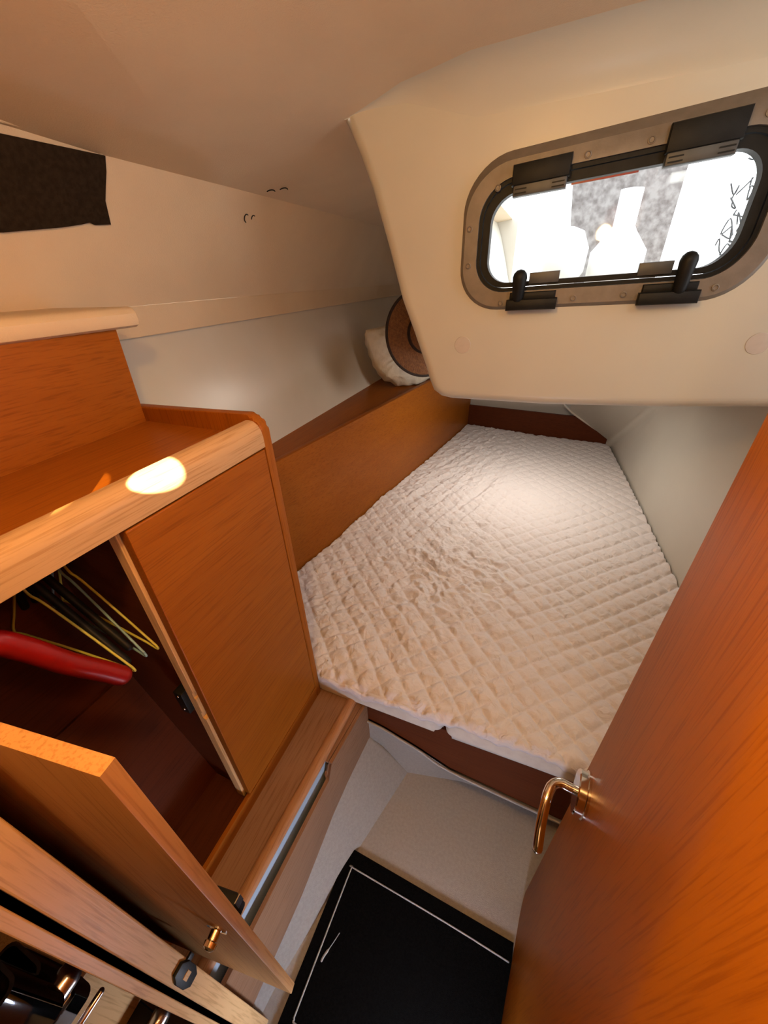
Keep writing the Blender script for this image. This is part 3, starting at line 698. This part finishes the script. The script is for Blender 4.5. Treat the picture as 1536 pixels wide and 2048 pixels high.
# open door leaf
ld0 = Vector((-0.398, 0.0105, 0)); ldd = Vector((0.2145, 0.0300 - 0.0, 0)).normalized(); ln = Vector((ldd.y, -ldd.x, 0))
bm = B(); e = ld0 + ldd * 0.2165
zt_, zb_ = 1.130, 0.500
prism(bm, [(ld0.x, ld0.y, zb_), (e.x, e.y, zb_), (e.x, e.y, zt_), (ld0.x, ld0.y, zt_)], (0, 0, 0), tuple(ln * 0.0105), 0.001)
dl = link('cabinet_door', bm, wood_mat('oak veneer open door', 'z', (0.44, 0.22, 0.08), (0.55, 0.30, 0.12), 0.45), wd, smooth=True, label='cabinet door standing open')
kc = ld0 + ldd * 0.190 + ln * 0.0105; kc.z = 0.806
bm = B(); lathe(bm, kc, ln, [(0, 0.011), (0.0015, 0.011), (0.002, 0.0055), (0.009, 0.005), (0.010, 0.0065), (0.014, 0.006), (0.016, 0.003)], 20)
link('knob', bm, 'chrome', dl, smooth=True)
bm = B(); lc = ld0 + ldd * 0.185 - ln * 0.0005; 
prism(bm, [(lc.x + ldd.x * a, lc.y + ldd.y * a, 0.79 + z) for a, z in ((-0.016, -0.016), (0.012, -0.016), (0.012, 0.016), (-0.016, 0.016))], (0, 0, 0), tuple(-ln * 0.017), 0.003)
la = link('push_latch', bm, 'black', dl, smooth=True)
bm = B(); lc2 = lc + ldd * 0.0125 - ln * 0.011; prism(bm, [(lc2.x, lc2.y + y_, 0.80 + z_) for y_, z_ in ((-0.003, -0.008), (0.005, -0.008), (0.005, 0.008), (-0.003, 0.008))], (0, 0, 0), (0.001, 0, 0), 0)
link('latch_bolt', bm, 'steel', la)

# hangers
def hanger(name, mat, hook, tip, back, label, r=0.0016):
    """closed wire loop hanger: neck at hook, near corner at tip, far corner at back"""
    hook, tip, back = Vector(hook), Vector(tip), Vector(back)
    base = hook.copy()
    o = None
    sh = [hook, hook + (tip - hook) * 0.08 + Vector((0, 0, -0.012)), hook + (tip - hook) * 0.22 + Vector((0, 0, -0.004)), hook + (tip - hook) * 0.6, tip - (tip - hook).normalized() * 0.008,
          tip, tip + Vector((0, 0, -0.007)), tip + (back - tip) * 0.12 + Vector((0, 0, -0.004)), tip + (back - tip) * 0.5, back + (tip - back) * 0.1, back, hook + (back - hook) * 0.6, hook + (back - hook) * 0.1]
    bm = B(); tube(bm, smooth_path(sh, 5, True), r, 8, closed=True)
    top = hook + Vector((0, 0, 0.0))
    tube(bm, smooth_path([top, top + Vector((0, 0, 0.012)), top + Vector((0, 0, 0.02)), top + Vector((0.0, 0.008, 0.032)), top + Vector((0.0, 0.0, 0.042)), top + Vector((0, -0.009, 0.034))], 5), r, 8)
    return link(name, bm, mat, smooth='all', label=label, cat='hanger')
hanger('clothes_hanger', 'yellowwire', (-0.565, 0.152, 1.045), (-0.440, 0.164, 0.922), (-0.62, 0.135, 0.95), 'yellow wire clothes hanger nearest the red tube inside the open locker')
hanger('clothes_hanger', 'bluewire', (-0.565, 0.195, 1.045), (-0.440, 0.184, 0.928), (-0.62, 0.187, 0.95), 'blue wire clothes hanger between two yellow ones inside the open locker')
hanger('clothes_hanger', 'yellowwire', (-0.560, 0.200, 1.045), (-0.440, 0.201, 0.923), (-0.62, 0.20, 0.95), 'yellow wire clothes hanger nearest the shut door inside the open locker')
for k, (hy, ty, lab) in enumerate(((0.161, 0.167, 'in front of'), (0.175, 0.179, 'beside'))):
    bm = B()
    h = Vector((-0.575, hy, 1.06)); t = Vector((-0.452 - 0.006 * k, ty, 0.925 + 0.012 * k)); bk = Vector((-0.625, hy, 0.97))
    tube(bm, smooth_path([bk, h + Vector((-0.02, 0, -0.005)), h, h + (t - h) * 0.3, h + (t - h) * 0.7, t], 5), 0.0052, 10)
    link('clothes_hanger', bm, 'black', smooth='all', cat='hanger', label='thick black plastic clothes hanger %s the blue wire one in the locker' % lab)
bm = B(); box(bm, -0.577, -0.573, -0.003, 0.217, 1.090, 1.094)
tube(bm, [(-0.575, -0.002, 1.092), (-0.575, 0.217, 1.092)], 0.007, 12)
link('hanging_rod', bm, 'steel', wd, smooth=True)
# red tube
bm = B(); pth = smooth_path([(-0.47, 0.03, 1.10), (-0.44, 0.072, 1.078), (-0.438, 0.092, 1.046), (-0.434, 0.112, 1.000), (-0.432, 0.132, 0.962), (-0.430, 0.146, 0.934)], 6)
tube(bm, pth, 0.0118, 18)
link('plastic_tube', bm, 'red', smooth='all', label='thick glossy red plastic tube with rounded end inside the open locker', cat='tube')

# ================================================================== THINGS ON THE SHELF BEHIND THE BOARD
def pillow():
    bm = B()
    path = smooth_path([(-0.735, 1.70, 1.152), (-0.722, 1.70, 1.10), (-0.700, 1.705, 1.03), (-0.672, 1.71, 0.985), (-0.63, 1.73, 0.962), (-0.57, 1.77, 0.960), (-0.52, 1.83, 0.965)], 7)
    n = len(path); K = 30; rings = []
    for i, p in enumerate(path):
        t = i / (n - 1); d = (path[min(i + 1, n - 1)] - path[max(i - 1, 0)]).normalized()
        wv = Vector((0.25, 1, 0)).normalized(); th = d.cross(wv).normalized()
        e = min(1, (min(t, 1 - t) * 7 + 0.06)) ** 0.45
        hw = 0.085 * (0.86 + 0.14 * e); ht = 0.052 * e + 0.003
        rg = []
        for k in range(K):
            a = 2 * PI * k / K; c, s_ = math.cos(a), math.sin(a)
            px_ = math.copysign(abs(c) ** 0.75, c) * hw; pt = s_ * ht * (1 - 0.5 * abs(c) ** 3)
            wr_ = 0.004 * math.sin(a * 5 + t * 34) * math.exp(-((t - 0.62) / 0.2) ** 2) + 0.003 * math.sin(t * 60 + c * 3)
            rg.append(bm.verts.new(p + wv * px_ + th * (pt + wr_ * (1 if s_ > 0 else -1))))
        rings.append(rg)
    for i in range(n - 1):
        for k in range(K): bm.faces.new((rings[i][k], rings[i][(k + 1) % K], rings[i + 1][(k + 1) % K], rings[i + 1][k]))
    bm.faces.new(rings[0][::-1]); bm.faces.new(rings[-1])
    return link('pillow', bm, 'pillow', smooth='all', label='cream pillow bent into the corner of the side shelf under the hat', cat='pillow')
pillow()
hn = Vector((0.62, -0.72, 0.18)).normalized(); hcn = Vector((-0.458, 1.50, 1.158))
ht = empty('sun_hat', tuple(hcn), 'brown straw sun hat with dark edge leaning on the pillow on the side shelf', 'hat')
bm = B(); lathe(bm, hcn, hn, [(-0.002, 0.060), (-0.002, 0.147), (0.004, 0.148), (0.006, 0.143), (0.003, 0.10), (0.004, 0.068), (0.03, 0.064), (0.06, 0.058), (0.072, 0.045), (0.076, 0.02)], 56)
link('hat_body', bm, 'straw', ht, smooth='all')
bm = B(); u_, v_ = frame_of(hn)
tube(bm, [hcn + (u_ * math.cos(2 * PI * k / 56) + v_ * math.sin(2 * PI * k / 56)) * 0.148 + hn * 0.002 for k in range(56)], 0.0055, 8, closed=True)
link('hat_edging', bm, 'strawdark', ht, smooth='all')
bm = B(); lathe(bm, hcn, hn, [(0.005, 0.0695), (0.006, 0.070), (0.024, 0.067), (0.025, 0.060)], 48)
link('hat_band', bm, 'strawdark', ht, smooth=True)

# ================================================================== DARK BLIND AND HOOKS ON THE SIDE LINER
nn = Vector((0.90, 0, -0.43)); e2 = Vector((0.43, 0, 0.90))
def sl(y, z, off=0.0):   # point on the side liner
    k = 0.33 if y < 0.65 else (0.33 + (min(y, 0.92) - 0.65) / 0.27 * 0.18); x = -0.850 + (z - 1.310) * k; p = Vector((x, y, z)) + nn * off; return p
blind = [(0.05, 1.515), (0.30, 1.530), (0.482, 1.537), (0.634, 1.540), (0.632, 1.520), (0.627, 1.501), (0.622, 1.480), (0.626, 1.447), (0.595, 1.444), (0.586, 1.447), (0.57, 1.443), (0.537, 1.437), (0.446, 1.425), (0.05, 1.40)]
e2 = Vector((0.076, 0, 0.230)).normalized(); nn = Vector((e2.z, 0, -e2.x))
bm = B(); prism(bm, [sl(y, z, 0.002) for y, z in blind], (0, 0, 0), tuple(nn * 0.004), 0)
link('window_blind', bm, 'fabricdark', label='flat dark brown blackout fabric panel fixed to the sloping side liner', cat='blind')
bm = B(); tube(bm, smooth_path([(-0.762, 0.05, 1.535), (-0.766, 0.30, 1.546), (-0.769, 0.486, 1.552), (-0.769, 0.610, 1.552), (-0.774, 0.630, 1.543)], 6), 0.005, 10)
link('liner_welt', bm, 'liner', ceil, smooth='all')
def hook(c, a0, a1, r, u, v, nrm, label):
    c, u, v, nrm = Vector(c), Vector(u).normalized(), Vector(v).normalized(), Vector(nrm)
    pts = [c + u * r * math.cos(math.radians(a0 + (a1 - a0) * k / 12)) + v * r * math.sin(math.radians(a0 + (a1 - a0) * k / 12)) + nrm * 0.002 for k in range(13)]
    bm = B(); tube(bm, pts, 0.0012, 8); link('ring_clip', bm, 'black', smooth='all', label=label, cat='clip', group='small dark clips on the headliner')
hk = sl(0.972, 1.480, 0.002); hook(hk, 60, 250, 0.0085, (0, 1, 0), e2, nn * 0.5, 'tall C-shaped dark clip of the lower pair on the side liner')
hk = sl(0.998, 1.481, 0.002); hook(hk, 60, 185, 0.0075, (0, 1, 0), e2, nn * 0.5, 'short dark clip of the lower pair, nearer the cockpit moulding')
hook((-0.6985, 1.00, 1.529), 25, 155, 0.011, (0.5, 0.8, 0.07), (0.75, -0.5, 0.3), (0, 0, -1), 'curved dark clip of the upper pair, nearer the cabinet')
hook((-0.676, 1.022, 1.5335), 25, 155, 0.011, (0.5, 0.8, 0.07), (0.75, -0.5, 0.3), (0, 0, -1), 'curved dark clip of the upper pair, nearer the cockpit moulding')

# ================================================================== FLOOR MAT
mt = empty('floor_mat', (-0.05, 0.1, ZF), 'black carpet mat with grey piping line on the white cabin floor', 'mat')
mc = [(-0.263, -0.10), (0.126, -0.10), (0.139, 0.274), (-0.2525, 0.2885)]
bm = B(); prism(bm, [(x, y, ZF + 0.0005) for x, y in mc], (0, 0, 0), (0, 0, 0.008), 0.002)
link('mat_pile', bm, 'carpet', mt, smooth=True)
bm = B(); z = ZF + 0.0088
tube(bm, smooth_path([(-0.05, 0.0185, z), (-0.215, 0.0145, z), (-0.2335, 0.019, z), (-0.2345, 0.03, z), (-0.2325, 0.13, z), (-0.2295, 0.245, z), (-0.2265, 0.2565, z), (-0.215, 0.2555, z), (0.0, 0.2495, z), (0.132, 0.2425, z)], 5), 0.0016, 6)
link('mat_piping', bm, 'piping', mt, smooth='all')
bm = B(); tube(bm, smooth_path([(-0.206, 0.150, z), (-0.212, 0.132, z), (-0.2205, 0.110, z), (-0.222, 0.102, z)], 5), [0.0008] * 8 + [0.0022] * 8, 6)
link('scuff', bm, 'piping', mt, smooth='all')

# ================================================================== GALLEY THINGS AT THE NEAR LEFT
bm = B(); box(bm, -1.25, -0.292, -0.55, -0.06, 0.40, 0.43)
link('galley_counter', bm, 'cavity', label='dark galley counter below the drinking glasses at the lower left corner', cat='counter')
bm = B(); box(bm, -0.60, -0.405, -0.30, -0.052, 0.432, 0.62, 0.003)
link('galley_locker', bm, 'solid_z', label='pale wooden galley locker top under the clear holder at the lower left corner', cat='locker')
def holder(x0, x1, y0, y1, z0, z1, t, label):
    bm = B(); o = rrect(x0, x1, y0, y1, 0.010, 4); i = rrect(x0 + t, x1 - t, y0 + t, y1 - t, 0.010 - t * 0.7, 4); n = len(o)
    R4 = [[bm.verts.new((p[0], p[1], z)) for p in q] for q, z in ((o, z0), (o, z1), (i, z1), (i, z0 + t))]
    for a_, c_ in zip(R4, R4[1:]):
        for k in range(n): bm.faces.new((a_[k], a_[(k + 1) % n], c_[(k + 1) % n], c_[k]))
    bm.faces.new(R4[0][::-1]); bm.faces.new(R4[3])
    return link('clear_holder', bm, 'glass', smooth=True, label=label, cat='holder')
holder(-0.405, -0.352, -0.130, -0.056, 0.68, 0.79, 0.003, 'large clear acrylic holder on the galley locker in the bottom left corner')
holder(-0.352, -0.310, -0.110, -0.060, 0.79, 0.875, 0.003, 'small clear acrylic holder at the left picture edge above the large one')
def rod(x, z, r, y1, label):
    bm = B(); tube(bm, [(x, -0.054, z), (x, -0.075, z), (x, y1, z)], r, 20)
    return link('steel_rail', bm, 'steel', smooth='all', label=label, cat='rail')
rod(-0.340, 0.765, 0.0115, -0.30, 'thick polished steel rail beside the clear holder at the lower left')
rod(-0.338, 0.690, 0.0032, -0.30, 'thin polished steel rail between two thick ones at the lower left')
rod(-0.362, 0.440, 0.0125, -0.30, 'lowest thick polished steel rail next to the wooden door post')

# ================================================================== OUTSIDE, SEEN THROUGH THE WINDOW
bm = B(); prism(bm, [(0.02, 1.45, 1.2), (0.235, 1.50, 1.2), (0.24, 1.50, 1.95), (-0.09, 1.45, 1.95)], (0, 0, 0), (0.0, 0.05, 0))
link('cockpit_post', bm, 'post', label='pale weathered plank standing outside the window', cat='plank')
bm = B(); lathe(bm, (-0.015, 1.25, 1.31), (0, 0, 1), [(0, 0.03), (0.03, 0.050), (0.08, 0.052), (0.115, 0.035), (0.125, 0.01)], 28)
link('fender', bm, 'cockpit', smooth='all', label='round white fender outside the window, left of the bottle', cat='fender')
bm = B(); lathe(bm, (0.105, 1.28, 1.28), (0, 0, 1), [(0, 0.062), (0.10, 0.062), (0.14, 0.030), (0.15, 0.024), (0.22, 0.024), (0.222, 0.01)], 28)
link('bottle', bm, 'cockpit', smooth='all', label='big white bottle outside the window in front of the plank', cat='bottle')
bm = B()
rs_ = random.Random(5)
for k in range(42):
    p = Vector((0.33 + rs_.random() * 0.13, 1.35 + rs_.random() * 0.06, 1.36 + rs_.random() * 0.24))
    tube(bm, smooth_path([p + Vector((rs_.uniform(-.016, .016), 0, rs_.uniform(-.022, .022))) for _ in range(4)], 4), 0.0016, 6)
link('netting', bm, 'ropegrey', smooth='all', label='grey tangle of netting outside the right end of the window', cat='netting', kind='stuff')
